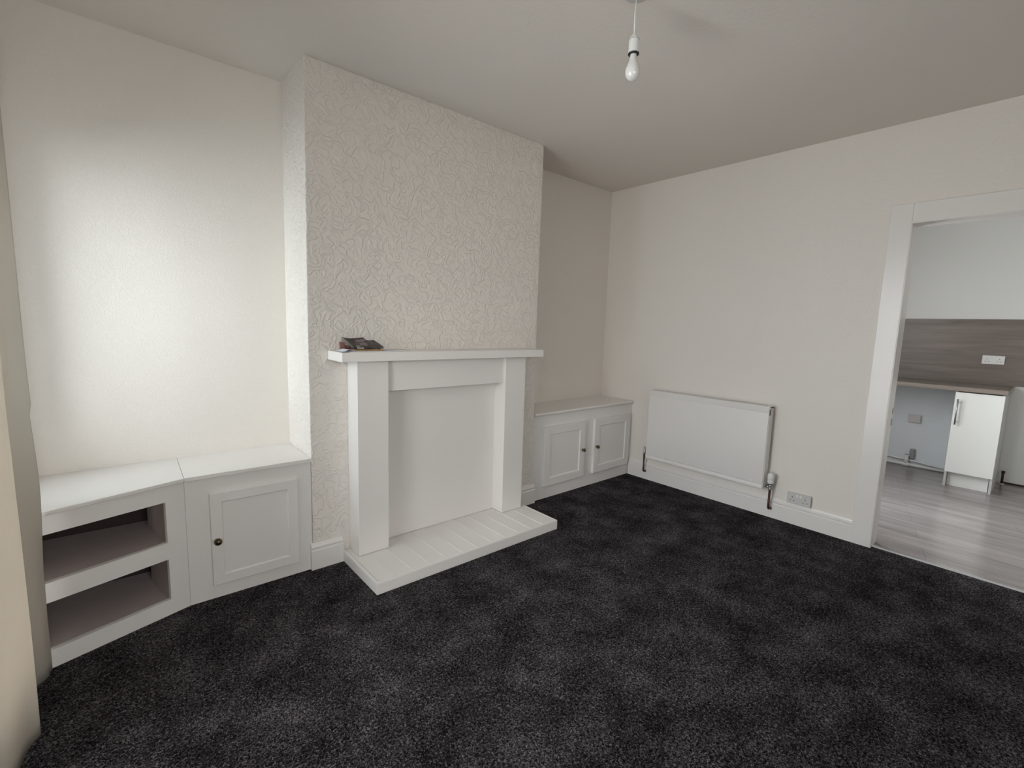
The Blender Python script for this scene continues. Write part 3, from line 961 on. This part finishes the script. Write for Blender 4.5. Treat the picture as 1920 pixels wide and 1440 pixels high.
# splashback panel and worktop
sb_ = MB().box((KX - 0.009, -3.9, WT1 + 0.0005), (KX - 0.0005, KYL - 0.002, 1.515)).build('splashback', M_SPLASH)
tag(sb_, 'grey-brown wood-effect splashback panel above the kitchen worktop', 'splashback')
wt = MB().box((FX, WYR, WT0), (KX - 0.0005, KYL - 0.002, WT1)).build('worktop', M_WORKTOP, bevel=0.006, seg=4)
tag(wt, 'grey-brown wood-effect kitchen worktop ending above the narrow base cabinet', 'worktop')
# lower wall finish behind the appliance gap
w = MB().box((KX - 0.004, -2.28, 0.0), (KX - 0.0004, KYL - 0.01, WT0 - 0.001))
w.obox((KX - 0.008, -2.27, 0.412), (0, 1, 0.0), (0, 0, 1), (1, 0, 0), 0.9, 0.012, 0.0038)
w.obox((KX - 0.007, -2.12, 0.708), (0, 1, 0.0), (0, 0, 1), (1, 0, 0), 0.19, 0.008, 0.0028)
w.obox((KX - 0.007, -2.22, 0.520), (0, 1, 0.08), (0, 0, 1), (1, 0, 0), 0.22, 0.007, 0.0028)
struct(w.build('wall_kitchen_gap', M_KBARE))
# narrow base cabinet
u0, u1 = -2.279, -2.589
DX = FX + 0.020                    # door face
t = thing('base_cabinet', 'narrow white kitchen base cabinet with one tall door and bar handle', 'kitchen cabinet', ((DX + KX) / 2, (u0 + u1) / 2, 0))
w = MB()
w.box((DX + 0.019, u0 - 0.0, 0.0), (KX - 0.006, u0 - 0.018, WT0 - 0.0005))
w.box((DX + 0.019, u1 + 0.018, 0.0), (KX - 0.006, u1, WT0 - 0.0005))
w.box((DX + 0.019, u1 + 0.018, 0.15), (KX - 0.006, u0 - 0.018, 0.168))
w.box((KX - 0.02, u1 + 0.018, 0.168), (KX - 0.006, u0 - 0.018, WT0 - 0.002))
w.build('carcass', M_KGABLE, t, 0.001)
dr = MB().box((DX, u1 + 0.0015, 0.137), (DX + 0.018, u0 - 0.0015, 0.8594)).build('door', M_KDOOR, t, 0.0015)
hd = MB()
hy = -2.305
hd.tube([(DX - 0.03, hy, 0.572), (DX - 0.03, hy, 0.800)], 0.006, 14)
for zz in (0.60, 0.772):
    hd.tube([(DX - 0.0005, hy, zz), (DX - 0.03, hy, zz)], 0.0045, 10)
ho = hd.build('handle', M_CHROME, None, smooth=True)
ho.parent = dr
ho.matrix_parent_inverse = Matrix.Identity(4)
ho['label'] = 'brushed steel bar handle'
PZX = DX + 0.062
MB().box((PZX, u1 + 0.024, 0.0025), (PZX + 0.015, u0 - 0.020, 0.1365)).build('plinth', M_KDOOR, t, 0.001)
# kitchen sockets
ks = socket('wall_socket', 'white double socket on the kitchen splashback', (KX - 0.009, -2.444, 1.140), (0, -1, 0), (-1, 0, 0), 0.150, 0.080, 0.012, M_PLASTIC, True)
gs = socket('wall_socket', 'grey socket on the bare wall in the gap under the kitchen worktop', (KX - 0.004, -1.945, 0.500), (0, -1, 0), (-1, 0, 0), 0.098, 0.080, 0.030, M_OLDPLASTIC, False)
# pipework along the gap
t = thing('pipework', 'white pipes running along the floor in the gap under the worktop', 'pipes', (KX - 0.06, -1.95, 0))
MB().tube([(KX - 0.055, KYL - 0.05, 0.022), (KX - 0.055, -1.9, 0.022), (KX - 0.055, -2.276, 0.020)], 0.0145).build('pipe', M_PLASTIC, t, smooth=True)
MB().tube([(KX - 0.022, KYL - 0.05, 0.075), (KX - 0.022, -1.80, 0.070), (KX - 0.024, -2.0, 0.060), (KX - 0.03, -2.276, 0.030)], 0.009).build('pipe', M_PLASTIC, t, smooth=True)
MB().tube([(KX - 0.055, -1.93, 0.022), (KX - 0.055, -1.93, 0.125)], 0.017).build('waste_stub', M_PLASTIC, t, smooth=True)
MB().lathe([(0.020, 0), (0.022, 0.003), (0.022, 0.018), (0.020, 0.02)], (KX - 0.055, -1.93, 0.105), (0, 0, 1), 20).build('stub_collar', M_PLASTIC, t, smooth=True)
MB().tube([(KX - 0.055, -1.90, 0.022), (KX - 0.055, -1.96, 0.022)], 0.020).build('tee_joint', M_PLASTIC, t, smooth=True)
gv = MB().box((KX - 0.045, -1.985, 0.085), (KX - 0.0045, -1.945, 0.185)).build('isolating_box', M_GREYPLASTIC, t, 0.006)
gv['label'] = 'grey isolating box'
# short pipe stub right of the cabinet and dark strip along the foot of the bare wall end
t = thing('pipe_stub', 'short pipe rising from the floor right of the kitchen base cabinet', 'pipe', (KX - 0.04, -2.625, 0))
MB().tube([(KX - 0.04, -2.625, 0.002), (KX - 0.04, -2.625, 0.11)], 0.009).build('pipe', M_COPPER, t, smooth=True)
MB().lathe([(0, 0), (0.013, 0), (0.013, 0.02), (0, 0.022)], (KX - 0.04, -2.625, 0.105), (0, 0, 1), 18).build('cap', M_BLACK, t, smooth=True)
MB().lathe([(0.009, 0), (0.018, 0), (0.018, 0.004), (0.009, 0.005)], (KX - 0.04, -2.625, 0.0022), (0, 0, 1), 18).build('floor_collar', M_PLASTIC, t, smooth=True)
struct(MB().box((KX - 0.006, -3.9, 0.0), (KX - 0.0005, -2.62, 0.018)).build('trim_2', M_DARKVOID))
